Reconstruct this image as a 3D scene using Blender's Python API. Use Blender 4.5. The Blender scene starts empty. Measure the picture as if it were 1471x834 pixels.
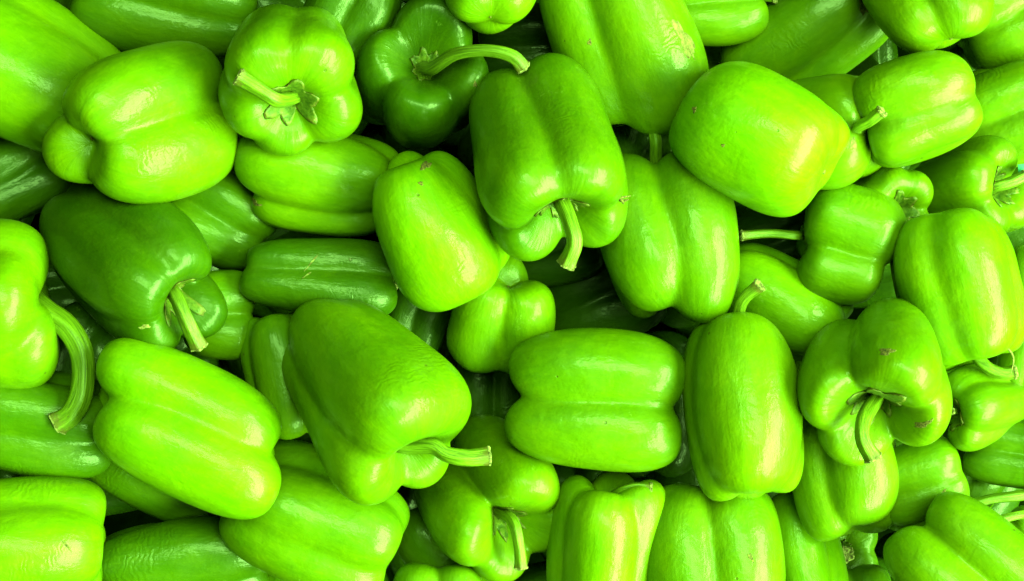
import bpy, math
import numpy as np
from mathutils import Vector, Matrix

# ------------------------------------------------------------------ camera, world, lamps, exposure
SC = bpy.context.scene
COL = SC.collection
H = 0.95                     # camera height above the top of the heap (m)
S = 0.56 / 1471              # metres per photograph pixel in the plane z = 0
cam = bpy.data.cameras.new('camera')
cam.sensor_width = 36
cam.lens = 36 * H / 0.56
cam.clip_start = 0.02
cam.clip_end = 50
camo = bpy.data.objects.new('camera', cam)
COL.objects.link(camo)
camo.location = (0, 0, H)
SC.camera = camo

w = bpy.data.worlds.new('World')
SC.world = w
w.use_nodes = True
w.node_tree.nodes['Background'].inputs[0].default_value = (0.5, 1.0, 0.10, 1)
w.node_tree.nodes['Background'].inputs[1].default_value = 0.02

def area(name, loc, target, sx, sy, power, color=(1, 1, 1)):
    l = bpy.data.lights.new(name, 'AREA')
    l.shape = 'RECTANGLE'
    l.size = sx
    l.size_y = sy
    l.energy = power
    l.color = color
    o = bpy.data.objects.new(name, l)
    COL.objects.link(o)
    o.location = loc
    d = Vector(target) - Vector(loc)
    o.rotation_euler = d.to_track_quat('-Z', 'Y').to_euler()
    return o
area('lamp_window', (1.50, -0.45, 1.12), (0, 0, 0), 2.4, 1.0, 160, (0.44, 1, 0.22))
area('lamp_overhead', (0.30, 0.45, 2.1), (0, 0, 0), 1.6, 0.6, 32, (0.44, 1, 0.22))
SC.view_settings.view_transform = 'Standard'
SC.view_settings.look = 'None'
SC.view_settings.exposure = 1.42
SC.view_settings.gamma = 1
SC.render.engine = 'CYCLES'
SC.cycles.max_bounces = 8
SC.cycles.diffuse_bounces = 1

# ------------------------------------------------------------------ materials
def new_mat(name):
    m = bpy.data.materials.new(name)
    m.use_nodes = True
    nt = m.node_tree
    nt.nodes.clear()
    out = nt.nodes.new('ShaderNodeOutputMaterial')
    b = nt.nodes.new('ShaderNodeBsdfPrincipled')
    nt.links.new(b.outputs[0], out.inputs[0])
    if name == 'shade_black_board': b.inputs['Specular IOR Level'].default_value = 0.0
    return m, nt, b

class G:
    def __init__(s, nt): s.nt = nt
    def n(s, t, **k):
        x = s.nt.nodes.new(t)
        for a, v in k.items(): setattr(x, a, v)
        return x
    def link(s, a, b): s.nt.links.new(a, b)
    def val(s, inp, v):
        if hasattr(v, 'links'): s.link(v, inp)
        else: inp.default_value = v
    def math(s, op, a, b=0.0, c=0.0, clamp=False):
        x = s.n('ShaderNodeMath', operation=op, use_clamp=clamp)
        s.val(x.inputs[0], a); s.val(x.inputs[1], b); s.val(x.inputs[2], c)
        return x.outputs[0]
    def vmath(s, op, a, b=(0, 0, 0)):
        x = s.n('ShaderNodeVectorMath', operation=op)
        s.val(x.inputs[0], a); s.val(x.inputs[1], b)
        return x.outputs[0]
    def noise(s, vec, scale, detail=3, rough=0.5, dist=0.0):
        x = s.n('ShaderNodeTexNoise')
        s.link(vec, x.inputs['Vector'])
        x.inputs['Scale'].default_value = scale
        x.inputs['Detail'].default_value = detail
        x.inputs['Roughness'].default_value = rough
        x.inputs['Distortion'].default_value = dist
        return x.outputs['Fac']
    def ramp(s, f, lo, hi, a=0.0, b=1.0, smooth=True):
        x = s.n('ShaderNodeMapRange', interpolation_type='SMOOTHSTEP' if smooth else 'LINEAR')
        s.val(x.inputs[0], f)
        for i, v in zip((1, 2, 3, 4), (lo, hi, a, b)): s.val(x.inputs[i], v)
        return x.outputs[0]
    def mix(s, f, a, b, blend='MIX'):
        x = s.n('ShaderNodeMix', data_type='RGBA', blend_type=blend)
        s.val(x.inputs[0], f)
        for i, v in ((6, a), (7, b)):
            if hasattr(v, 'links'): s.link(v, x.inputs[i])
            else: x.inputs[i].default_value = (*v, 1)
        return x.outputs[2]

def skin_material():
    m, nt, b = new_mat('pepper_skin')
    g = G(nt)
    tc = g.n('ShaderNodeTexCoord').outputs['Object']     # metres, local Z is the pepper's axis
    oi = g.n('ShaderNodeObjectInfo')
    rnd = oi.outputs['Random']
    off = g.n('ShaderNodeCombineXYZ')
    g.link(g.math('MULTIPLY', rnd, 37.0), off.inputs[0])
    g.link(g.math('MULTIPLY', rnd, 91.0), off.inputs[1])
    g.link(g.math('MULTIPLY', rnd, 53.0), off.inputs[2])
    p = g.vmath('ADD', tc, off.outputs[0])
    # streaks that run from stem to tip
    sx = g.n('ShaderNodeSeparateXYZ'); g.link(tc, sx.inputs[0])
    flat = g.n('ShaderNodeCombineXYZ'); g.link(sx.outputs[0], flat.inputs[0]); g.link(sx.outputs[1], flat.inputs[1])
    dirn = g.vmath('NORMALIZE', flat.outputs[0])
    dz = g.n('ShaderNodeCombineXYZ'); g.link(g.math('MULTIPLY', sx.outputs[2], 9.0), dz.inputs[2])
    st = g.vmath('ADD', g.vmath('ADD', dirn, dz.outputs[0]), off.outputs[0])
    streak = g.noise(st, 9.0, 5, 0.6, 0.3)
    streak2 = g.noise(st, 2.2, 2, 0.5, 0.2)
    blotch = g.noise(p, 26.0, 3, 0.5, 0.4)
    mott = g.noise(p, 260.0, 3, 0.6)
    base = oi.outputs['Color']
    # ripe pale flush against deeper green
    pale = g.mix(1.0, base, (1.12, 1.10, 0.9), 'MULTIPLY')
    deep = g.mix(1.0, base, (0.60, 0.80, 1.0), 'MULTIPLY')
    f1 = g.math('ADD', g.math('MULTIPLY', blotch, 0.55), g.math('MULTIPLY', streak2, 0.45))
    c = g.mix(g.ramp(f1, 0.32, 0.68, 0.15, 0.85), deep, pale)
    c = g.mix(g.ramp(streak, 0.35, 0.66, 0.0, 0.42), c, g.mix(1.0, c, (0.68, 0.78, 0.9), 'MULTIPLY'))
    c = g.mix(g.ramp(g.noise(st, 24.0, 4, 0.65, 0.6), 0.5, 0.72, 0.0, 0.28), c, g.mix(1.0, c, (1.35, 1.18, 1.2), 'MULTIPLY'))
    c = g.mix(g.ramp(mott, 0.50, 0.72, 0.0, 0.5), c, g.mix(1.0, c, (1.3, 1.15, 1.1), 'MULTIPLY'))
    # bruises, rubbed skin, pin specks
    vor = g.n('ShaderNodeTexVoronoi', feature='F1'); g.link(p, vor.inputs['Vector']); vor.inputs['Scale'].default_value = 70
    vor.inputs['Randomness'].default_value = 1
    sel = g.math('GREATER_THAN', g.n('ShaderNodeSeparateColor').outputs[0], 2.0)
    sc = g.n('ShaderNodeSeparateColor'); g.link(vor.outputs['Color'], sc.inputs[0])
    sel = g.math('GREATER_THAN', sc.outputs[0], 0.72)
    rad = g.math('MULTIPLY', sc.outputs[1], 0.05)
    speck = g.math('MULTIPLY', sel, g.ramp(g.math('SUBTRACT', vor.outputs['Distance'], rad), 0.0, 0.03, 1.0, 0.0))
    c = g.mix(g.math('MULTIPLY', speck, 0.7), c, (0.06, 0.05, 0.008))
    scuffm = g.ramp(g.noise(p, 42.0, 2, 0.5, 1.5), 0.66, 0.72)
    scr = g.ramp(g.noise(st, 3.0, 1), 0.45, 0.6)
    fine = g.ramp(g.noise(p, 600.0, 4, 0.7, 0.8), 0.52, 0.62)
    scuff = g.math('MULTIPLY', g.math('MULTIPLY', scuffm, scr), fine)
    c = g.mix(g.math('MULTIPLY', scuff, 0.45), c, (0.22, 0.28, 0.05))
    g.link(c, b.inputs['Base Color'])
    r = g.math('ADD', g.ramp(g.noise(p, 60.0, 4, 0.6, 0.5), 0.35, 0.7, 0.34, 0.52), g.math('MULTIPLY', scuff, 0.25))
    g.link(r, b.inputs['Roughness'])
    b.inputs['Specular IOR Level'].default_value = 0.15
    b.inputs['Coat Weight'].default_value = 0.30
    g.link(g.ramp(g.noise(p, 90.0, 3, 0.6), 0.3, 0.75, 0.10, 0.24), b.inputs['Coat Roughness'])
    b.inputs['Subsurface Weight'].default_value = 0.06
    b.inputs['Subsurface Radius'].default_value = (0.6, 1.0, 0.1)
    b.inputs['Subsurface Scale'].default_value = 0.006
    # relief: faint ribs, orange-peel, dimples
    h = g.math('ADD', g.math('MULTIPLY', g.noise(p, 75.0, 3, 0.55, 0.3), 0.8), g.math('MULTIPLY', streak, 0.38))
    h = g.math('ADD', h, g.math('MULTIPLY', g.noise(p, 420.0, 3, 0.6), 0.05))
    h = g.math('SUBTRACT', h, g.math('MULTIPLY', speck, 0.25))
    # shrivel wrinkles on some patches
    wr = g.n('ShaderNodeTexWave', wave_type='BANDS', bands_direction='Z')
    g.link(g.vmath('ADD', p, (0, 0, 0)), wr.inputs['Vector'])
    wr.inputs['Scale'].default_value = 90; wr.inputs['Distortion'].default_value = 14
    wr.inputs['Detail'].default_value = 3; wr.inputs['Detail Scale'].default_value = 1.2
    wm = g.ramp(g.noise(p, 20.0, 1), 0.60, 0.70)
    h = g.math('ADD', h, g.math('MULTIPLY', g.math('MULTIPLY', wr.outputs['Fac'], wm), 0.11))
    bp = g.n('ShaderNodeBump'); bp.inputs['Strength'].default_value = 0.55; bp.inputs['Distance'].default_value = 0.0016
    g.link(h, bp.inputs['Height']); g.link(bp.outputs[0], b.inputs['Normal']); g.link(bp.outputs[0], b.inputs['Coat Normal'])
    return m

def stem_material():
    m, nt, b = new_mat('pepper_stem')
    g = G(nt)
    uv = g.n('ShaderNodeUVMap').outputs[0]
    s = g.n('ShaderNodeSeparateXYZ'); g.link(uv, s.inputs[0])
    oc = g.n('ShaderNodeTexCoord').outputs['Object']
    oi = g.n('ShaderNodeObjectInfo')
    v = g.n('ShaderNodeCombineXYZ'); g.link(g.math('MULTIPLY', s.outputs[0], 16), v.inputs[0]); g.link(g.math('MULTIPLY', s.outputs[1], 2.0), v.inputs[1])
    g.link(g.math('MULTIPLY', oi.outputs['Random'], 40), v.inputs[2])
    fib = g.noise(v.outputs[0], 3.0, 4, 0.6)
    c = g.mix(g.ramp(fib, 0.3, 0.7), (0.07, 0.11, 0.003), (0.24, 0.30, 0.016))
    c = g.mix(0.5, c, g.mix(1.0, c, oi.outputs['Color'], 'MULTIPLY'))
    edge = g.math('ADD', s.outputs[1], g.math('MULTIPLY', g.noise(oc, 350.0, 3, 0.6), 0.22))
    c = g.mix(g.ramp(edge, 1.0, 1.10, 0.0, 0.85), c, (0.11, 0.08, 0.02))
    sp = g.ramp(g.noise(oc, 480.0, 2), 0.68, 0.74, 0.0, 0.5)
    c = g.mix(sp, c, (0.09, 0.07, 0.02))
    g.link(c, b.inputs['Base Color'])
    b.inputs['Roughness'].default_value = 0.42
    bp = g.n('ShaderNodeBump'); bp.inputs['Strength'].default_value = 0.6; bp.inputs['Distance'].default_value = 0.0006
    g.link(g.math('ADD', fib, g.math('MULTIPLY', g.noise(oc, 500, 3), 0.4)), bp.inputs['Height']); g.link(bp.outputs[0], b.inputs['Normal'])
    return m

def calyx_material():
    m, nt, b = new_mat('pepper_calyx')
    g = G(nt)
    uv = g.n('ShaderNodeUVMap').outputs[0]
    s = g.n('ShaderNodeSeparateXYZ'); g.link(uv, s.inputs[0])
    oc = g.n('ShaderNodeTexCoord').outputs['Object']
    n1 = g.noise(oc, 260.0, 4, 0.65, 0.6)
    c = g.mix(g.ramp(n1, 0.3, 0.7), (0.035, 0.07, 0.002), (0.12, 0.16, 0.010))
    e = g.math('ADD', s.outputs[1], g.math('MULTIPLY', n1, 0.5))
    c = g.mix(g.ramp(e, 1.12, 1.30, 0.0, 0.8), c, (0.12, 0.08, 0.018))
    g.link(c, b.inputs['Base Color'])
    b.inputs['Roughness'].default_value = 0.5
    bp = g.n('ShaderNodeBump'); bp.inputs['Strength'].default_value = 0.7; bp.inputs['Distance'].default_value = 0.001
    g.link(n1, bp.inputs['Height']); g.link(bp.outputs[0], b.inputs['Normal'])
    return m

def dry_material(name, a, bcol, sc=500):
    m, nt, b = new_mat(name)
    g = G(nt)
    oc = g.n('ShaderNodeTexCoord').outputs['Object']
    n1 = g.noise(oc, sc, 4, 0.7, 0.4)
    g.link(g.mix(g.ramp(n1, 0.35, 0.65), a, bcol), b.inputs['Base Color'])
    b.inputs['Roughness'].default_value = 0.85
    bp = g.n('ShaderNodeBump'); bp.inputs['Strength'].default_value = 0.8; bp.inputs['Distance'].default_value = 0.001
    g.link(n1, bp.inputs['Height']); g.link(bp.outputs[0], b.inputs['Normal'])
    return m

M_SKIN = skin_material()
M_STEM = stem_material()
M_CALYX = calyx_material()
M_CUT = dry_material('dry_cut_end', (0.06, 0.04, 0.012), (0.30, 0.27, 0.11), 700)
M_SCAR = dry_material('brown_scar', (0.04, 0.03, 0.01), (0.22, 0.15, 0.04), 900)
M_TAN = dry_material('tan_scab', (0.12, 0.08, 0.03), (0.30, 0.27, 0.10), 420)
M_FLOOR_SHADE = dry_material('shade_black_board', (0.0008, 0.002, 0.0003), (0.002, 0.004, 0.0006), 40)  # near-black green paints the shade seen through gaps onto the floor
M_TEAL = dry_material('teal_plastic', (0.02, 0.22, 0.16), (0.03, 0.28, 0.21), 60)

# ------------------------------------------------------------------ setting
def mesh_obj(name, verts, faces, mat, parent=None, uv=None, smooth=True):
    me = bpy.data.meshes.new(name)
    me.from_pydata([tuple(v) for v in verts], [], faces)
    if smooth: me.polygons.foreach_set('use_smooth', [True] * len(me.polygons))
    if uv is not None:
        l = me.uv_layers.new(name='UVMap')
        idx = np.empty(len(me.loops), dtype=np.int32)
        me.loops.foreach_get('vertex_index', idx)
        l.data.foreach_set('uv', np.asarray(uv, dtype=np.float32)[idx].ravel())
    me.materials.append(mat)
    me.update()
    o = bpy.data.objects.new(name, me)
    COL.objects.link(o)
    if parent: o.parent = parent
    return o
fl = mesh_obj('crate_floor', [(-.6, -.45, -.30), (.6, -.45, -.30), (.6, .45, -.30), (-.6, .45, -.30)], [(0, 1, 2, 3)], M_FLOOR_SHADE, smooth=False)
fl['kind'] = 'structure'

# ------------------------------------------------------------------ pepper shape
def at(px, py, z):
    k = (H - z) / H
    return Vector(((px - 735.5) * S * k, (417 - py) * S * k, z))

class Shape:
    """A pepper as a smooth union of lobes round an axis; lengths in photograph pixels, +Z is the stem end.
    lobe = (angle, size, extra length at stem end, extra length at tip, offset from axis)"""
    def __init__(s, hl, hw, lobes, tp, k=11.0, core=0.78, e=2.6, bend=(0, 0), seed=0, pit=.1, dimple=.08, wob=1.0, pr=.34):
        s.pr = pr; s.pit, s.dimple, s.wob = pit, dimple, wob
        s.hl, s.hw, s.tp, s.k, s.core, s.e, s.bend = hl, hw, tp, k, core, e, bend
        r = np.random.RandomState(seed * 7 + 3)
        s.l = []
        for L in lobes:
            L = tuple(L) + (1.0, 0.0, 0.0, 0.45)[len(L) - 1:]
            s.l.append((math.radians(L[0]), L[1], L[2], L[3], L[4], r.uniform(-1, 1, 4), r.uniform(0, 6.28, 2)))
        s.dents = [(r.normal(0, 1, 3), r.uniform(.30, .6), r.choice([-1, 1]) * r.uniform(.015, .045)) for _ in range(9)]
        s.dents = [(d / np.linalg.norm(d), w_, a_) for d, w_, a_ in s.dents]
        s.w = [(r.uniform(-1, 1, 3) * f, r.uniform(0, 6.28), am) for f, am in ((2.6, .030), (2.6, .026), (4.5, .013), (4.5, .012), (8, .005), (9, .004))]
        # scale and centre so that hl and hw are the true half length and half width
        s.aff = (1, 0, 1, 0, 1, 0)
        P, T = np.meshgrid(np.linspace(0.02, math.pi - .02, 24), np.linspace(0, 2 * math.pi, 36, endpoint=False), indexing='ij')
        b = s.solve(P, T).reshape(-1, 3)
        lo, hi = b.min(0), b.max(0)
        m, h = (lo + hi) / 2, (hi - lo) / 2
        ks = 0.975 * s.hw / h[1]
        s.aff = (ks, -m[0] * ks * .5, ks, -m[1] * ks, 0.985 * s.hl / h[2], -m[2] * s.hl / h[2])
    def f(s, x, y, z):
        t = np.clip(z / s.hl, -1.3, 1.3)
        bx = s.bend[0] * s.hl * t * t; by = s.bend[1] * s.hl * t * t
        x = x - bx; y = y - by
        sc = 1 + s.tp * t
        acc = 0
        for (a, sz, dt, db, o, w4, p2) in s.l:
            ht = s.hl * (1 + dt); hb = s.hl * (1 + db)
            zi = (ht - hb) / 2; hi = (ht + hb) / 2
            aa = a + s.wob * (.16 * w4[0] * t + .09 * w4[1] * np.sin(3 * t + p2[0]))
            oo = s.hw * o * sc * (1 + s.wob * .10 * w4[2] * np.sin(2.6 * t + p2[1]))
            cx = oo * np.cos(aa); cy = oo * np.sin(aa)
            rho = s.hw * (1 - o) * sz * sc * (1 + s.wob * .06 * w4[3] * np.sin(3.4 * t + p2[0]))
            q = ((x - cx) ** 2 + (y - cy) ** 2) / (rho * rho)
            v = (q ** (s.e / 2) + np.abs((z - zi) / hi) ** s.e) ** (1 / s.e)
            acc = acc + np.exp(-s.k * v * 1.25)
        q = (x * x + y * y) / (s.hw * .5) ** 2
        v = (q ** 1.2 + np.abs(z / (s.hl * s.core)) ** 2.4) ** (1 / 2.4)
        acc = acc + np.exp(-s.k * v * 1.25)
        # iso level: single lobe's own surface
        return -np.log(np.maximum(acc, 1e-30)) / s.k - 1.2
    def solve(s, ph, th, extra=0.0):
        dx = s.hw * np.sin(ph) * np.cos(th); dy = s.hw * np.sin(ph) * np.sin(th); dz = 0.8 * s.hl * np.cos(ph)
        n = np.sqrt(dx * dx + dy * dy + dz * dz); dx, dy, dz = dx / n, dy / n, dz / n
        z0 = 0.45 * s.hl * np.cos(ph)
        t = np.clip(z0 / s.hl, -1, 1)
        ox = s.bend[0] * s.hl * t * t; oy = s.bend[1] * s.hl * t * t
        R = 1.7 * max(s.hl, s.hw)
        N = 22
        hi = np.full(ph.shape, R); lo = np.zeros(ph.shape); done = np.zeros(ph.shape, bool)
        for i in range(1, N + 1):
            r = R * (1 - i / N)
            fv = s.f(ox + dx * r, oy + dy * r, z0 + dz * r)
            ins = (fv < 0) & ~done
            lo[ins] = r; hi[ins] = r + R / N; done |= ins
        for i in range(11):
            m = (lo + hi) / 2
            ins = s.f(ox + dx * m, oy + dy * m, z0 + dz * m) < 0
            lo = np.where(ins, m, lo); hi = np.where(ins, hi, m)
        r = (lo + hi) / 2
        d = 0
        for k, p, am in s.w: d = d + am * np.sin(k[0] * dx + k[1] * dy + k[2] * dz + p)
        for q, w_, a_ in s.dents: d = d + a_ * s.wob * np.exp(-((dx - q[0]) ** 2 + (dy - q[1]) ** 2 + (dz - q[2]) ** 2) / w_ ** 2)
        r = r * (1 + d) + extra
        X, Y, Zz = ox + dx * r, oy + dy * r, z0 + dz * r
        q = (X * X + Y * Y) / (s.hw * s.pr) ** 2
        Zz = Zz - np.where(Zz > 0, s.pit, -s.dimple * 1.0) * s.hl * np.exp(-q) * np.clip(np.abs(Zz) / (.3 * s.hl), 0, 1)
        a = s.aff
        return np.stack([X * a[0] + a[1], Y * a[2] + a[3], Zz * a[4] + a[5]], -1)
    def body(s, nu, nv):
        ph = np.linspace(0, math.pi, nv + 1)[1:-1]
        ph = ph - 0.12 * np.sin(2 * ph)      # denser rings at the two ends
        th = np.linspace(0, 2 * math.pi, nu, endpoint=False)
        P, T = np.meshgrid(ph, th, indexing='ij')
        v = s.solve(P, T).reshape(-1, 3)
        poles = s.solve(np.array([0.0, math.pi]), np.array([0.0, 0.0]))
        v = np.vstack([v, poles])
        i = np.arange(nv - 2)[:, None] * nu; j = np.arange(nu)[None]; j2 = (j + 1) % nu
        q = np.stack([i + j, i + nu + j, i + nu + j2, i + j2], -1).reshape(-1, 4)
        a = (nv - 1) * nu
        top = np.stack([np.full(nu, a), np.arange(nu), (np.arange(nu) + 1) % nu], -1)
        b0 = (nv - 2) * nu
        bot = np.stack([np.full(nu, a + 1), b0 + (np.arange(nu) + 1) % nu, b0 + np.arange(nu)], -1)
        return v, q, np.vstack([top, bot]), poles

def body_mesh(v, q, t):
    me = bpy.data.meshes.new('body')
    me.vertices.add(len(v)); me.vertices.foreach_set('co', v.astype(np.float32).ravel())
    loops = np.concatenate([q.ravel(), t.ravel()]).astype(np.int32)
    me.loops.add(len(loops)); me.loops.foreach_set('vertex_index', loops)
    st = np.concatenate([np.arange(len(q)) * 4, len(q) * 4 + np.arange(len(t)) * 3]).astype(np.int32)
    me.polygons.add(len(st)); me.polygons.foreach_set('loop_start', st)
    me.update(calc_edges=True); me.validate()
    me.polygons.foreach_set('use_smooth', np.ones(len(st), bool))
    me.materials.append(M_SKIN)
    return me

def spline(pts, n):
    pts = [np.array(p, float) for p in pts]
    if len(pts) == 2: pts = [pts[0], (pts[0] + pts[1]) / 2, pts[1]]
    P = [2 * pts[0] - pts[1]] + pts + [2 * pts[-1] - pts[-2]]
    out = []
    m = len(pts) - 1
    for i in range(n + 1):
        u = i / n * m; k = min(int(u), m - 1); t = u - k
        a, b, c, d = P[k:k + 4]
        out.append(.5 * (2 * b + (c - a) * t + (2 * a - 5 * b + 4 * c - d) * t * t + (3 * b - a - 3 * c + d) * t ** 3))
    return np.array(out)

def tube(pts, rad, nseg=18, n=26, ribs=5, rib=0.13, seed=0, cap=True):
    """tapered ribbed tube along pts; returns verts, faces, uvs, end frame"""
    c = spline(pts, n)
    tan = np.gradient(c, axis=0); tan /= np.linalg.norm(tan, axis=1)[:, None]
    nrm = np.cross(tan[0], [0.3, 0.5, 0.8]); nrm /= np.linalg.norm(nrm)
    V, UV = [], []
    rs = np.random.RandomState(seed)
    tw = rs.uniform(-.8, .8); pp = rs.uniform(0, 6)
    for i in range(n + 1):
        nrm = nrm - tan[i] * nrm.dot(tan[i]); nrm /= np.linalg.norm(nrm)
        bi = np.cross(tan[i], nrm)
        t = i / n
        r0 = np.interp(t, *rad) if isinstance(rad, tuple) else rad
        for j in range(nseg):
            a = 2 * math.pi * j / nseg
            r = r0 * (1 + rib * math.cos(ribs * (a + tw * t) + pp) + 0.04 * math.sin(9 * t + 2 * a + pp))
            V.append(c[i] + r * (math.cos(a) * nrm + math.sin(a) * bi)); UV.append((j / nseg, t))
    F = [(i * nseg + j, i * nseg + (j + 1) % nseg, (i + 1) * nseg + (j + 1) % nseg, (i + 1) * nseg + j) for i in range(n) for j in range(nseg)]
    return V, F, UV, (c[-1], tan[-1], nrm, np.cross(tan[-1], nrm), V[-nseg:])

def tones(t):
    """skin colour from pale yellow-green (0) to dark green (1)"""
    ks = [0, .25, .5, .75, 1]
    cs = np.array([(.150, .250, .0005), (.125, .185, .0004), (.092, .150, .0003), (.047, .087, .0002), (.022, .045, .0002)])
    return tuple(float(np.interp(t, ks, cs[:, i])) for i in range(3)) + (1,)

DEF3 = [(60,), (-55,), (180,)]
DEF4 = [(45,), (-45,), (135,), (-135,)]
SHAPES = []
count = [0]
def pepper(label, cx, cy, hl, hw, ang, tilt, z, tone, lobes=None, tp=0.08, stem='stub', sr=8.5, scar=True, calyx=1.0,
           k=16.0, core=0.70, e=2.75, bend=(0, 0), res=(112, 72), cut=True, pit=.12, dimple=.08, wob=.8, pr=.34):
    i = count[0]; count[0] += 1
    z = ZFIX.get(i, z)
    zz = z / 100
    sh = Shape(hl, hw, lobes or DEF4, tp, k, core, e, bend, seed=i, pit=pit, dimple=dimple, wob=wob, pr=pr)
    c = at(cx, cy, zz)
    toC = (Vector((0, 0, H)) - c).normalized()
    right = Vector((1, 0, 0)); right = (right - toC * right.dot(toC)).normalized()
    up = toC.cross(right)
    a = math.radians(ang); t = math.radians(tilt)
    d = right * math.cos(a) + up * math.sin(a)
    Z = d * math.cos(t) + toC * math.sin(t)
    U = -d * math.sin(t) + toC * math.cos(t)
    V = Z.cross(U)
    R = Matrix((U, V, Z)).transposed()
    ps = S * (H - zz) / H
    root = bpy.data.objects.new('bell_pepper', None)
    root.empty_display_size = 0.02
    COL.objects.link(root)
    root.matrix_world = Matrix.Translation(c) @ R.to_4x4()
    root['label'] = label; root['category'] = 'bell pepper'; root['group'] = 'green bell peppers heaped in the pile'
    v, q, tr, poles = sh.body(*res)
    me = body_mesh(v * ps, q, tr)
    b = bpy.data.objects.new('body', me); COL.objects.link(b); b.parent = root
    col = tones(tone); b.color = col
    # blossom scar
    if scar:
        n = 9; pv = poles[1]
        th = np.linspace(0, 2 * math.pi, n, endpoint=False)
        rs = np.random.RandomState(i)
        rr = 0.045 * (1 + rs.uniform(-.45, .45, n))
        o1 = sh.solve(math.pi - rr, th, 0.8); o0 = sh.solve(math.pi - rr * 1.25, th, -1.5)
        cc = sh.solve(np.array([math.pi]), np.array([0.0]), 2.6)
        vv = np.vstack([o0, o1, cc]) * ps
        F = [(j, n + j, n + (j + 1) % n, (j + 1) % n) for j in range(n)] + [(n + j, 2 * n, n + (j + 1) % n) for j in range(n)]
        mesh_obj('blossom_scar', vv, F, M_SCAR, root)
    if calyx:
        nt, nr = 60, 9
        rs = np.random.RandomState(i + 500)
        pts_n = rs.randint(5, 8); p0 = rs.uniform(0, 6)
        th = np.linspace(0, 2 * math.pi, nt, endpoint=False)
        star = 0.30 * calyx * (0.72 + 0.28 * np.abs(np.cos(pts_n * (th + p0) / 2)) ** 1.6 + 0.07 * np.sin(3 * th + p0) + rs.uniform(-.03, .03, nt)) * min(1.0, 95 / hw)
        rr = np.linspace(0.08, 1, nr)
        PH = rr[:, None] * star[None]; TH = np.broadcast_to(th, PH.shape)
        lift = 1.6 + 1.6 * np.abs(np.cos(pts_n * (TH + p0) / 2)) * (1 - rr[:, None]) * 2 + rr[:, None] ** 3 * rs.uniform(-1, 3.0, nt)[None] + rs.uniform(-.7, .7, PH.shape)
        vv = sh.solve(PH, TH, lift)
        rim = sh.solve(star * 1.0, th, 0.2)
        vv = np.vstack([vv.reshape(-1, 3), rim, vv[0].mean(0)[None]]) * ps
        F = []
        for r_ in range(nr):
            for j in range(nt):
                j2 = (j + 1) % nt
                F.append((r_ * nt + j, (r_ + 1) * nt + j, (r_ + 1) * nt + j2, r_ * nt + j2))
        ce = (nr + 1) * nt
        F += [(ce, j, (j + 1) % nt) for j in range(nt)]
        uv = [(j / nt, r_) for r_ in list(rr) + [1.1] for j in range(nt)] + [(0, 0)]
        co = mesh_obj('calyx', vv, F, M_CALYX, root, uv)
    if stem:
        p0 = poles[0]
        if stem == 'stub':
            pts = [p0 - [0, 0, 5], p0 + [0, 0, 14], p0 + [5, 3, 34]]
        else:
            pts = [p0 - [0, 0, 5]]
            Ri = R.transposed()
            for (sx_, sy_, sz_) in stem:                    # photo pixel, height above the pepper's centre (px)
                wp = at(sx_, sy_, zz + sz_ * ps)
                lp = Ri @ (wp - c)
                pts.append(np.array(lp) / ps)
            d0 = pts[1] - p0
            if np.linalg.norm(d0) > 30: pts.insert(1, p0 + np.array([0, 0, 9]) + d0 * 0.04)
        rad = ([0, .10, .22, .6, .93, 1], [sr * 1.75, sr * 1.35, sr * 1.0, sr * .9, sr * 1.0, sr * 1.12])
        Vv, F, uv, end = tube(pts, rad, seed=i)
        so = mesh_obj('stem', np.array(Vv) * ps, F, M_STEM, root, uv)
        so.color = tuple(min(1, x * 4) for x in col[:3]) + (1,)
        if cut:
            ring = np.array(end[4]); cn = end[0]; tn = end[1]; n = len(ring)
            rs = np.random.RandomState(i + 9)
            r1 = cn + (ring - cn) * 1.04 + tn * 0.6
            r2 = cn + (ring - cn) * 0.85 + tn * (1.5 + rs.uniform(0, 1.6, (n, 1)))
            r3 = cn + (ring - cn) * 0.45 + tn * rs.uniform(-.6, 1.2, (n, 1))
            rb = cn + (ring - cn) * 1.03 - tn * 1.6
            vv = np.vstack([rb, r1, r2, r3, (cn - tn * 0.5)[None]]) * ps
            F = [(k_ * n + j, k_ * n + (j + 1) % n, (k_ + 1) * n + (j + 1) % n, (k_ + 1) * n + j) for k_ in range(3) for j in range(n)]
            F += [(3 * n + j, 3 * n + (j + 1) % n, 4 * n) for j in range(n)]
            mesh_obj('cut_end', vv, F, M_CUT, so, smooth=False)
    SHAPES.append((i, label, root, b, z, sh, ps))
    return root, sh, ps

ZFIX = {0: -1.7, 1: -4.3, 2: 1.3, 3: 1.6, 4: -2.0, 5: 1.8, 6: -1.7, 7: 1.0, 8: -4.5, 9: -6.4, 10: -0.2, 11: -8.8, 12: 0.9, 13: -7.3, 14: 2.1, 15: -1.9, 16: -3.7, 17: -5.9, 18: -0.7, 19: -2.6, 20: -1.7, 21: 0.6, 22: -2.4, 23: -4.5, 24: -0.2, 25: 1.0, 26: -0.3, 27: -4.9, 28: -3.1, 29: -2.3, 30: -6.1, 31: -2.0, 32: 1.8, 33: 1.4, 34: -5.8, 35: -3.0, 36: -9.8, 37: -9.2, 38: -1.8, 39: -4.0, 40: 0.5, 41: 2.1, 42: -1.7, 43: -2.1, 44: -2.5, 45: -2.7, 46: 0.5, 47: -1.8, 48: -4.4, 49: -3.3, 50: -2.4, 51: -4.4, 52: -8.6, 53: -2.3, 54: -3.7, 55: 0.9, 56: -4.2, 57: -6.3, 58: -3.7, 59: -7.9, 60: -10.6, 61: -2.2, 62: -7.3, 63: -6.3, 64: -10.0, 65: -1.0, 66: -2.8, 67: -10.1, 68: -7.7, 69: -7.5, 70: -5.2}
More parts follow.
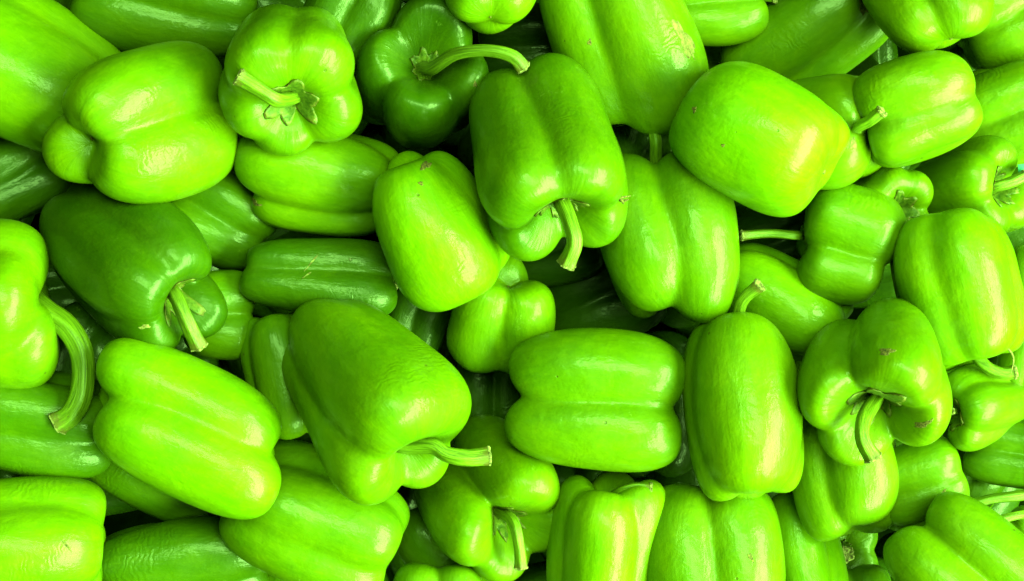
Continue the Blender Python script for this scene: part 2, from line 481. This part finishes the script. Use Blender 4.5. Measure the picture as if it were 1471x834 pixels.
#ZFIX_HERE
P = pepper

def patch(idx, px, py, a, b, rot, name='scab', mat=None, up=0.5, seed=0, label=None):
    """an irregular thin patch of scar tissue on pepper idx where the photograph shows it (half sizes a, b in px)"""
    root, sh, ps = [(q[2], q[5], q[6]) for q in SHAPES if q[0] == idx][0]
    ph = np.linspace(.05, math.pi - .05, 90); th = np.linspace(0, 2 * math.pi, 120, endpoint=False)
    Pg, Tg = np.meshgrid(ph, th, indexing='ij')
    M = np.array(root.matrix_world)
    def world(p): return (p * ps) @ M[:3, :3].T + M[:3, 3]
    v = world(sh.solve(Pg, Tg)).reshape(-1, 3)
    def proj(v):
        k = (H - v[..., 2]) / H
        return v[..., 0] / S / k + 735.5, 417 - v[..., 1] / S / k
    x, y = proj(v)
    cost = np.hypot(x - px, y - py) - 60 * (v[:, 2] - v[:, 2].min()) / np.ptp(v[:, 2])
    near = np.hypot(x - px, y - py) < 9
    if not near.any(): near = np.hypot(x - px, y - py) < np.hypot(x - px, y - py).min() + 4
    j = np.where(near)[0][np.argmax(v[near, 2])]
    p0, t0 = Pg.ravel()[j], Tg.ravel()[j]
    q = sh.solve(np.array([p0, p0 + .02, p0]), np.array([t0, t0, t0 + .02]))
    q = np.stack(proj(world(q)), -1)
    J = np.stack([(q[1] - q[0]) / .02, (q[2] - q[0]) / .02], 1)      # image px per (phi, theta)
    J = J + np.eye(2) * 1e-3
    Ji = np.linalg.pinv(J, rcond=.15)
    rs = np.random.RandomState(seed + idx)
    n = 28; rings = [0.25, .5, .75, 1.0]
    aa = np.linspace(0, 2 * math.pi, n, endpoint=False)
    irr = 1 + .22 * np.sin(3 * aa + rs.uniform(0, 6)) + .15 * np.sin(5 * aa + rs.uniform(0, 6)) + rs.uniform(-.16, .16, n)
    c_, s_ = math.cos(math.radians(rot)), -math.sin(math.radians(rot))
    V = []
    for k_, rr in enumerate(rings + [1.06]):
        lx = a * rr * np.cos(aa) * irr; ly = b * rr * np.sin(aa) * irr
        d = Ji @ np.stack([lx * c_ - ly * s_, lx * s_ + ly * c_])
        ext = (rs.uniform(.2, 1.0, n) * up) if k_ < 3 else (np.full(n, .25 * up) if k_ == 3 else np.full(n, -1.5))
        V.append(sh.solve(p0 + d[0], t0 + d[1], ext))
    V = np.vstack(V + [sh.solve(np.array([p0]), np.array([t0]), up)]) * ps
    F = [(k_ * n + i, (k_ + 1) * n + i, (k_ + 1) * n + (i + 1) % n, k_ * n + (i + 1) % n) for k_ in range(4) for i in range(n)]
    F += [(5 * n, i, (i + 1) % n) for i in range(n)]
    o = mesh_obj(name, V, F, mat or M_TAN, root)
    if label: o['label'] = label
# ---- top rows
P('huge pale streaky pepper filling the top left corner', 25, 92, 165, 112, 152, -5, -0.7, .20, [(-10,1.45),(78,.95,.0,-.05),(-110,.9),(190,)], k=12, stem=None)
P('dark green pepper cut by the top edge, right of the corner one', 240, -2, 130, 88, 168, 0, -1.6, .62, [(30,),(-50,),(120,),(-140,)], stem=None)
P('big pale three-lobed pepper with its dotted blossom tip pointing left', 201, 186, 130, 114, 16, -36, 0.6, .28, [(64,1.3,0,-.02,.43),(-58,1.3,0,.08,.45),(172,1.2,0,.12,.48)], k=26, core=.66, stem=None, dimple=.18, wob=.35)
P('five-lobed pepper facing up with a short thick stem in a brown-edged calyx', 416, 112, 98, 104, -88, 64, 1.6, .34,
  [(-36,1.06,.04),(28,1.06,.04),(105,.9),(165,.9,-.03),(-120,.92)], k=21, core=.56, calyx=1.75, sr=10.5, stem=[(398,143,98),(370,126,114),(343,109,122)], pit=.30)
P('dark shiny pepper whose long arched stem reaches over its neighbour', 606, 113, 98, 96, 82, 66, 0.2, .78,
  [(0,1.0,-.02),(75,.95,-.04,0,.47),(175,1.12,.06),(-85,1,-.04)], k=22, core=.40, sr=9, calyx=1.15, stem=[(622,97,62),(655,77,100),(700,72,118),(735,80,122),(751,97,112)], pit=.6, pr=.5)
P('large dark green pepper hanging its curved ribbed stem towards the viewer', 786, 226, 152, 110, -75, 46, 1.0, .56,
  [(-44,1.10,.03),(40,1.06,.05),(128,.95,-.08),(-132,.98,-.08)], tp=.13, k=19, core=.58, calyx=1.75, sr=11.5, stem=[(806,288,88),(820,320,112),(826,350,116),(814,380,104)], pit=.34, pr=.42)
P('large two-lobed pepper with a rough tan scab on its right flank', 893, 48, 152, 104, -68, -8, 0.2, .34, [(-32,1.2,.10),(54,1.0,-.16),(140,),(-140,)], k=20, stem=None)
P('small pale pepper cut by the top edge, blossom dot showing', 705, -18, 78, 74, 90, -52, 1.0, .26, [(58,1.25,0,0,.42),(-58,1.25,0,0,.42),(180,1.1,0,-.35,.3)], k=15, stem=None, wob=.5)
P('pale pepper cut by the top edge, crossed by one level crease', 1018, 2, 88, 66, 5, 0, -0.5, .28, [(50,),(-50,1.05),(150,),(-150,)], k=14)
P('wrinkled matt pepper slanting up to a brown tip at upper right', 1158, 50, 125, 80, 214, -6, -0.7, .40, [(25,1.2),(-65,.9),(120,),(-150,)])
P('bright pepper at the top edge with a pointed creased blossom end', 1335, -4, 98, 88, 118, -34, -0.2, .28, [(58,1.25,0,.10,.42),(-62,1.2,0,.0,.42),(180,1.1,0,-.3,.3)], k=14, stem=None)
P('mid green pepper in the top right corner, cut by the frame', 1462, 18, 90, 80, 30, -10, -1.3, .42, stem=None)
P('bright grooved pepper lying level under the one with the creased point', 1319, 154, 86, 78, 199, 2, 0.3, .27, [(-38,1.0),(42,1.12,0,.07),(-115,.9),(140,)], k=19)
P('mid green pepper at the right edge below the corner one', 1445, 165, 88, 78, 20, 0, -1.0, .36, stem=None)
P('pale yellowish smooth barrel-shaped pepper, the palest of the heap', 1086, 197, 117, 96, 149, -10, 2.0, .0, [(-5,1.6,0,0,.36),(98,.85,-.1,.0),(-88,1.05,.03),(180,)], tp=-.02, e=3.0, k=9, core=.9, stem=None, wob=.35)
P('pale crinkled pepper half behind the palest one, stem poking right', 1184, 190, 82, 84, 2, 22, 0.2, .24, [(40,1.1),(-50,),(140,),(-140,)], sr=8, calyx=.8, stem=[(1232,183,112),(1250,173,140),(1267,160,150)])
P('small pepper showing its torn calyx beside the two-lobed dark one', 1270, 298, 70, 64, -10, 66, 0.05, .32, [(0,),(75,),(150,),(-130,),(-60,)], k=20, core=.55, calyx=1.75, sr=5, stem=None, pit=.3)
P('pepper at the right edge with its withered stem pointing right', 1385, 274, 92, 76, 8, 45, -0.3, .36, [(-20,1.05,.05),(60,),(140,),(-100,)], k=20, core=.5, calyx=1.6, sr=8, stem=[(1430,268,70),(1452,262,76),(1474,252,74)], pit=.32)
P('large pale ribbed pepper at right with a curling pale stem below', 1378, 414, 112, 92, -76, 4, 0.9, .18, [(-28,1.15),(42,.98,.0,.02),(-105,.95,0,-.06),(110,.9),(180,)], k=17, tp=-.03, sr=9, calyx=.8, stem=[(1404,512,8),(1420,528,14),(1440,536,18),(1458,534,20)])
P('bent two-lobed darker pepper with a thin dry stem pointing left', 1215, 352, 74, 90, 162, 8, 0.1, .42, [(-55,1.2,-.10,-.12,.47),(60,1.28,.12,.06,.47),(180,.9)], k=24, core=.5, sr=6.5, stem=[(1140,338,22),(1105,335,20),(1066,338,22)])
P('tall pepper ending in two long blunt fingers, dark stem at its top', 962, 346, 132, 102, 101, -8, 0.6, .50, [(44,1.12,-.02,.14,.48),(-38,1.18,.02,-.08,.47),(-115,.85,0,-.1),(150,.9,0,-.15)], k=24, tp=.05, core=.55, e=2.2, sr=9, stem=[(942,225,10),(940,190,30),(928,152,22)])
P('pale lumpy pepper with a brown scar on its top lobe', 628, 326, 114, 90, -64, -12, 0.9, .08, [(14,1.4,0,0,.36),(92,.8,-.15,-.1),(-84,1.1,-.15,-.08,.48),(180,)], k=16, tp=.13, e=2.7, wob=.45, stem=None, scar=False)
P('pale pepper tucked under the five-lobed one, rounded lobe at left', 452, 258, 118, 80, 170, 0, 0.0, .20, [(15,1.25,.08),(-85,.95,-.22),(92,.85,-.1,.02),(180,)], k=18, sr=10, stem=[(368,217,6),(352,208,2)])
P('dull shadowed pepper under the big three-lobed one', 312, 312, 82, 72, 150, 0, -2.0, .60, stem=None)
P('large dark pepper with a broken brown-tipped stem at lower right', 188, 374, 152, 102, -38, 45, 0.2, .80,
  [(22,1.18,.04),(-52,1.08,.02),(98,.92,.03),(180,.9)], k=21, core=.56, calyx=1.6, sr=11, stem=[(252,423,88),(264,450,100),(274,472,96),(286,497,84)], pit=.28)
P('bright pepper at the left edge with a long hooked stem', -14, 438, 100, 126, 0, 8, 0.9, .25, [(0,1.2),(58,1.0,.34),(-66,1.0,.10),(180,)], k=22, sr=16.5, stem=[(62,447,10),(96,470,22),(118,510,26),(118,560,34),(104,592,36),(82,606,34)])
P('dark glossy pepper lying under the hooked stem', 48, 606, 118, 80, 172, -4, 0.0, .66, [(20,),(-60,),(100,),(180,)], stem=None)
P('shade-darkened pepper deep behind the hooked stem', 112, 520, 80, 62, 60, 0, -2.6, 0.92, stem=None)  # dark skin pushed darker as painted shade behind the stem
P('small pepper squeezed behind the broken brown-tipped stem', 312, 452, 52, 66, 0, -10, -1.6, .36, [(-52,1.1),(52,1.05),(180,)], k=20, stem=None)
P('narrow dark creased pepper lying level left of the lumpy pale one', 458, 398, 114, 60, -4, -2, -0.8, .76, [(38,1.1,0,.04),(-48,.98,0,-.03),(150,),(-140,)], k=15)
P('dull shade-darkened pepper in the gap above the big heart-shaped one', 598, 450, 70, 52, 70, 0, -2.2, 0.9, stem=None)  # dark tone deepened to paint the shade of this gap
P('small mid green pepper wedged left of the big heart-shaped one', 404, 540, 92, 54, 100, 0, -1.4, .38, [(0,1.4),(100,),(-100,),(180,)], stem=None)
P('big heart-shaped bright pepper in front with a long cut stem', 527, 560, 162, 120, -52, 38, 1.7, .36,
  [(-12,1.35,.05),(84,1.08,.02),(-76,1.25,.0,0,.42),(180,1.0)], k=15, tp=.24, core=.55, e=3.0, sr=11.5, calyx=1.2, stem=[(622,640,80),(642,652,88),(670,657,90),(702,654,84)], pit=.25)
P('pale long-lobed pepper lying diagonally, the brightest at lower left', 269, 615, 158, 99, -26, 0, 1.0, .07, [(38,1.25,.10,-.12,.48),(-46,1.15,-.12,.14,.50),(104,.9,-.02,-.12),(180,)], k=26, tp=-.0, core=.7, stem=None, dimple=.15, wob=.3)
P('dull pepper under the brightest diagonal one', 238, 682, 124, 62, -24, 0, -0.9, .48, stem=None)
P('small round pepper with its puckered blossom end facing up', 722, 448, 78, 78, -96, -38, -0.6, .34, [(-50,1.22),(52,1.22),(172,.9,0,.12)], k=18, core=.62, stem=None, dimple=.2)
P('shade-darkened pepper in the central gap left of the two-fingered one', 862, 428, 90, 72, 20, 0, -3.4, 1.0, stem=None)  # darkest skin tone, gap shade painted into the colour
P('shade-darkened pepper hidden in the gap right of the heart-shaped one', 708, 565, 66, 56, 90, 0, -2.8, 0.95, stem=None)  # tone darkened, stands in for shade in the gap
P('broad level pepper with bright window glare on its right end', 855, 572, 130, 103, -5, 0, 0.9, .40, [(44,1.12,0,-.01,.5),(-44,1.12,-.03,-.02,.5),(130,),(-130,)], k=22, tp=.10, core=.7, e=2.6, stem=None, wob=.4, dimple=.25)
P('bright pepper behind the cut stem right of the two-fingered one', 1120, 440, 98, 74, 155, 0, -1.0, .08, [(0,1.4),(90,),(-90,),(180,)], tp=.1, stem=None)
P('tall upright pale barrel pepper with a dark cut stem above it', 1066, 586, 134, 86, 93, -6, 1.0, .23, [(5,1.45,0,-.01,.40),(80,.85,-.12,-.04),(-78,1.0,-.05,.07),(180,)], k=17, tp=-.02, e=2.8, sr=9, stem=[(1060,456,4),(1068,430,18),(1091,409,30)])
P('four-lobed pepper looking down with a thick bent stem in its hollow', 1256, 552, 132, 111, -92, 64, 1.3, .34,
  [(-20,1.2,.22,0,.50),(70,1.15,.08,0,.50),(150,1.0,-.04),(-102,1.0,-.04)], k=30, core=.40, calyx=1.75, sr=11, stem=[(1242,600,76),(1240,630,92),(1255,658,92)], pit=.6, pr=.5, wob=.25)
P('small curled pepper at right with its calyx facing left', 1408, 582, 66, 62, 195, 45, -0.9, .44, [(-10,1.1),(75,),(150,),(-90,)], k=21, core=.5, calyx=1.8, sr=5, stem=[(1366,590,50)], pit=.3)
P('pepper directly under the four-lobed one, rounded tips downwards', 1214, 684, 92, 80, 97, -8, -0.2, .30, [(25,1.2,0,-.05),(-50,.98,0,.1),(120,),(-140,)], k=19, stem=None)
P('round lumpy pepper whose long stem runs off to the right', 1318, 698, 68, 66, 20, -5, -0.5, .38, [(40,),(-40,1.15),(110,),(-150,)], k=17, sr=7.5, stem=[(1382,722,26),(1430,716,34),(1490,709,38)], cut=False)
P('dark pepper at the right edge under the small curled one', 1460, 650, 74, 52, 170, 0, -1.8, .68, stem=None)
P('two-lobed bright pepper in the bottom right corner', 1398, 824, 124, 92, -42, -4, 0.5, .34, [(44,1.14,0,.08,.50),(-46,1.12,0,.02,.50),(180,)], k=26, dimple=.2, core=.6, stem=None)
P('tiny dark pepper at the right edge between two stems', 1470, 780, 46, 42, 120, 10, -1.8, .5, sr=6, stem=[(1472,738,60),(1442,745,76),(1416,757,76)])
P('narrow pale pepper at the bottom right of the two-lobed upright one', 1148, 806, 96, 66, 100, -10, -0.2, .10, [(0,1.1),(100,),(-100,),(180,)], stem=None)
P('upright two-lobed green pepper cut by the bottom edge', 1024, 806, 120, 104, 90, -4, 0.3, .44, [(46,1.12),(-40,1.12,-.05),(140,),(-140,)], k=23, core=.6)
P('upright pale pepper at the bottom edge with a stem behind its rim', 866, 784, 110, 86, 80, 14, 0.4, .20, [(74,1.12,.10),(-6,1.3,-.06),(-84,1.1,.0),(180,.95,.06)], k=23, sr=8, pit=.3, pr=.42, stem=[(892,706,34),(912,700,40),(935,702,42)])
P('folded pepper with a shredded stem tip in front of the round one', 704, 714, 116, 102, -50, 52, 0.7, .26,
  [(-62,1.2,.10,0,.52),(64,1.08,.06,0,.5),(134,1,-.02),(-140,.95)], k=24, core=.50, sr=8, calyx=1.4, stem=[(738,750,86),(746,785,94),(748,815,90)], pit=.4, pr=.45, wob=.4)
P('round pepper mostly behind the folded one at the bottom', 652, 786, 80, 76, 120, 0, -0.8, .42, stem=None)
P('big glossy olive-toned pepper mottled with reflections', 456, 746, 126, 100, 156, -2, 0.2, .46, [(10,1.08),(-60,1.0,.03),(90,),(180,)], k=13, tp=-.02)
P('flat dark pepper at the bottom left with one long crease', 262, 812, 124, 70, 5, 0, -0.6, .72, [(62,1.0),(-20,1.3),(150,),(-130,)], k=20, sr=7, stem=None)
P('boxy bright pepper filling the bottom left corner', 32, 778, 122, 96, 0, 0, 0.2, .22, [(20,1.3),(-62,1.0,-.02),(100,),(180,)], e=3.0, k=18, stem=None)
P('dark pepper at the left edge under the huge corner one', 12, 262, 80, 62, 30, 0, -2.4, .70, stem=None)
P('pepper tip rising from the bottom edge below the olive-toned one', 412, 880, 70, 62, 90, 0, -0.8, .48, stem=None)
P('pair of low lobes at the bottom edge below the round one', 630, 878, 70, 68, 90, 0, -0.6, .45, stem=None)
P('dark pepper tip at the bottom edge near the cut stem nub', 1226, 870, 62, 58, 90, 0, -1.5, .60, stem=None)
P('dark pepper deep in a gap, its pale cut stem facing straight up', 1200, 790, 56, 56, 0, 75, -3.2, .62, k=15, sr=9.5, stem=[(1216,796,140)])
P('shade-darkened pepper in the gap between the five-lobed and the arched-stem one', 500, 22, 78, 66, 60, 0, -2.2, 0.85, stem=None)  # dark skin made darker, shade between neighbours put into its colour
P('shade-darkened pepper in the gap under the small top-edge one', 765, 68, 80, 66, 0, 0, -3.2, 1.0, stem=None)  # darkest tone used as painted shade under its neighbour
P('shade-darkened pepper glimpsed behind the dark stem in the upper middle', 935, 200, 78, 62, 60, 0, -2.8, 0.8, stem=None)  # tone deepened so the colour carries the shade of the recess
P('pepper glimpsed above the palest one', 1030, 88, 60, 50, 0, 0, -2.0, .45, stem=None)
P('green pepper sliver at the right edge beside the large ribbed one', 1496, 420, 70, 46, 90, 0, -1.0, .40, stem=None)
P('green pepper low at the right edge behind the curling stem', 1484, 510, 80, 50, 80, 0, -1.6, .44, stem=None)
P('shade-darkened pepper behind the thin dry stem', 1112, 345, 84, 64, 20, 0, -3.0, 0.95, stem=None)  # skin darkened to paint in the shade behind the stem
P('pepper glimpsed below the bright one and left of the four-lobed one', 1166, 520, 66, 44, 80, 0, -2.2, .42, stem=None)
P('shade-darkened pepper in the shade under the curved ribbed stem', 792, 360, 74, 54, 10, 0, -2.4, 0.92, stem=None)  # dark tone deepened, shade under the stem painted into the skin
P('dark rounded pepper deep in the right gap below the curled one', 1396, 690, 54, 46, 60, 0, -2.8, .66, stem=None)

# ---- scars and scabs
patch(6, 992, 62, 30, 8, -62, 'scab', M_TAN, .8, label='rough tan scab')
patch(6, 852, 68, 3, 4, 0, 'scar', M_SCAR)
patch(21, 617, 229, 8, 5, 20, 'scar', M_SCAR, 1.0)
patch(21, 609, 258, 4, 2.5, -30, 'scar', M_SCAR)
patch(14, 992, 156, 3, 4.5, 0, 'scar', M_SCAR)
patch(14, 1035, 215, 2.6, 2.2, 0, 'scar', M_SCAR)
patch(9, 1248, 15, 6, 9, 20, 'scar', M_SCAR)
patch(24, 206, 477, 8, 3, 10, 'scab', M_TAN, .4)
patch(41, 1270, 497, 11, 5, 10, 'scar', M_SCAR, .3)
patch(41, 1318, 612, 14, 4, 15, 'scar', M_SCAR, .3)
patch(49, 1083, 798, 7, 3, -60, 'scar', M_SCAR, .3)
patch(29, 452, 374, 16, 1.0, 52, 'crack', M_TAN, .3)
patch(29, 442, 386, 8, 0.9, 35, 'crack', M_TAN, .3)
patch(44, 1352, 713, 3, 5, 0, 'scar', M_SCAR)
patch(4, 688, 128, 2.5, 4, 0, 'scar', M_SCAR)
patch(55, 105, 783, 10, 2, -50, 'crack', M_SCAR, .3)
patch(15, 1233, 210, 5, 8, 10, 'scar', M_TAN, .4)
patch(22, 344, 290, 8, 3, -50, 'scar', M_SCAR, .4)

# ---- deeper peppers, skin recoloured darkest to paint shade into the gaps: copies of one pepper
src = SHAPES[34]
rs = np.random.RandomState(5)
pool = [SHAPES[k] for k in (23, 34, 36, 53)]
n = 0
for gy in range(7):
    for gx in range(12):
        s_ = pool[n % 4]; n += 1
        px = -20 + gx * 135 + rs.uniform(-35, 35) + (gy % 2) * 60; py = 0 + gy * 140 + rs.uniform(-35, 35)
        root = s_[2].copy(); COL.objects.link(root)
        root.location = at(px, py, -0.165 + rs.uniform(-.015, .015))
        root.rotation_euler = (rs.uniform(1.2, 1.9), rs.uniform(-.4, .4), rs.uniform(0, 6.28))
        root['label'] = 'shade-darkened bell pepper at the bottom of the heap'
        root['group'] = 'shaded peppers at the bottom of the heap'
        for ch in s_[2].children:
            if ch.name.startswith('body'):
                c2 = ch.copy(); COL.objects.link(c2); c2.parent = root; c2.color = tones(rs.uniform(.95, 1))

# ---- small loose things
def scrap(name, label, cat, pts, wid, mat, seed):
    rs = np.random.RandomState(seed)
    V, F = [], []
    for q in pts:
        q = [at(a[0], a[1], a[2]) for a in q]
        c = [np.array(x) for x in q]
        v, f, u, e = tube([np.array(x) for x in c], ([0, .5, 1], [wid * .5, wid, wid * .3]), nseg=7, n=8, ribs=3, rib=.25, seed=seed)
        F += [tuple(i + len(V) for i in ff) for ff in f]; V += v
        F += [tuple(len(V) - 7 + i for i in range(7)), tuple(len(V) - 63 + i for i in reversed(range(7)))]
    o = mesh_obj(name, V, F, mat)
    o['label'] = label; o['category'] = cat
    return o
zz = 0.045
scrap('dried_calyx_scrap', 'tiny brown dried calyx scrap caught beside the curved ribbed stem pepper', 'plant scrap',
      [[(876, 289, zz), (890, 284, zz + .002), (906, 281, zz)], [(884, 281, zz), (892, 286, zz + .003), (896, 293, zz)], [(882, 284, zz), (895, 288, zz + .001), (903, 286, zz + .002)]], .0009, M_SCAR, 3)
scrap('dried_tendril', 'thin dried tendril curling beside the curling pale stem at right', 'plant scrap',
      [[(1430, 499, .012), (1447, 500, .013), (1456, 515, .012), (1452, 536, .010)]], .0006, M_TAN, 4)
scrap('stem_tip', 'tiny pale cut stem tip peeping out left of the brightest diagonal pepper', 'plant scrap',
      [[(140, 612, -.006), (131, 617, -.002), (122, 621, .002)]], .0027, M_CUT, 5)
tl = mesh_obj('crate_liner', [at(1462, 236, -.03), at(1500, 232, -.03), at(1500, 262, -.034), at(1464, 258, -.034),
                              at(1462, 236, -.0312), at(1500, 232, -.0312), at(1500, 262, -.0352), at(1464, 258, -.0352)],
              [(0, 1, 2, 3), (7, 6, 5, 4), (0, 4, 5, 1), (1, 5, 6, 2), (2, 6, 7, 3), (3, 7, 4, 0)], M_TEAL, smooth=False)
tl['label'] = 'sliver of teal plastic crate liner at the right edge above the withered stem'; tl['category'] = 'crate liner'
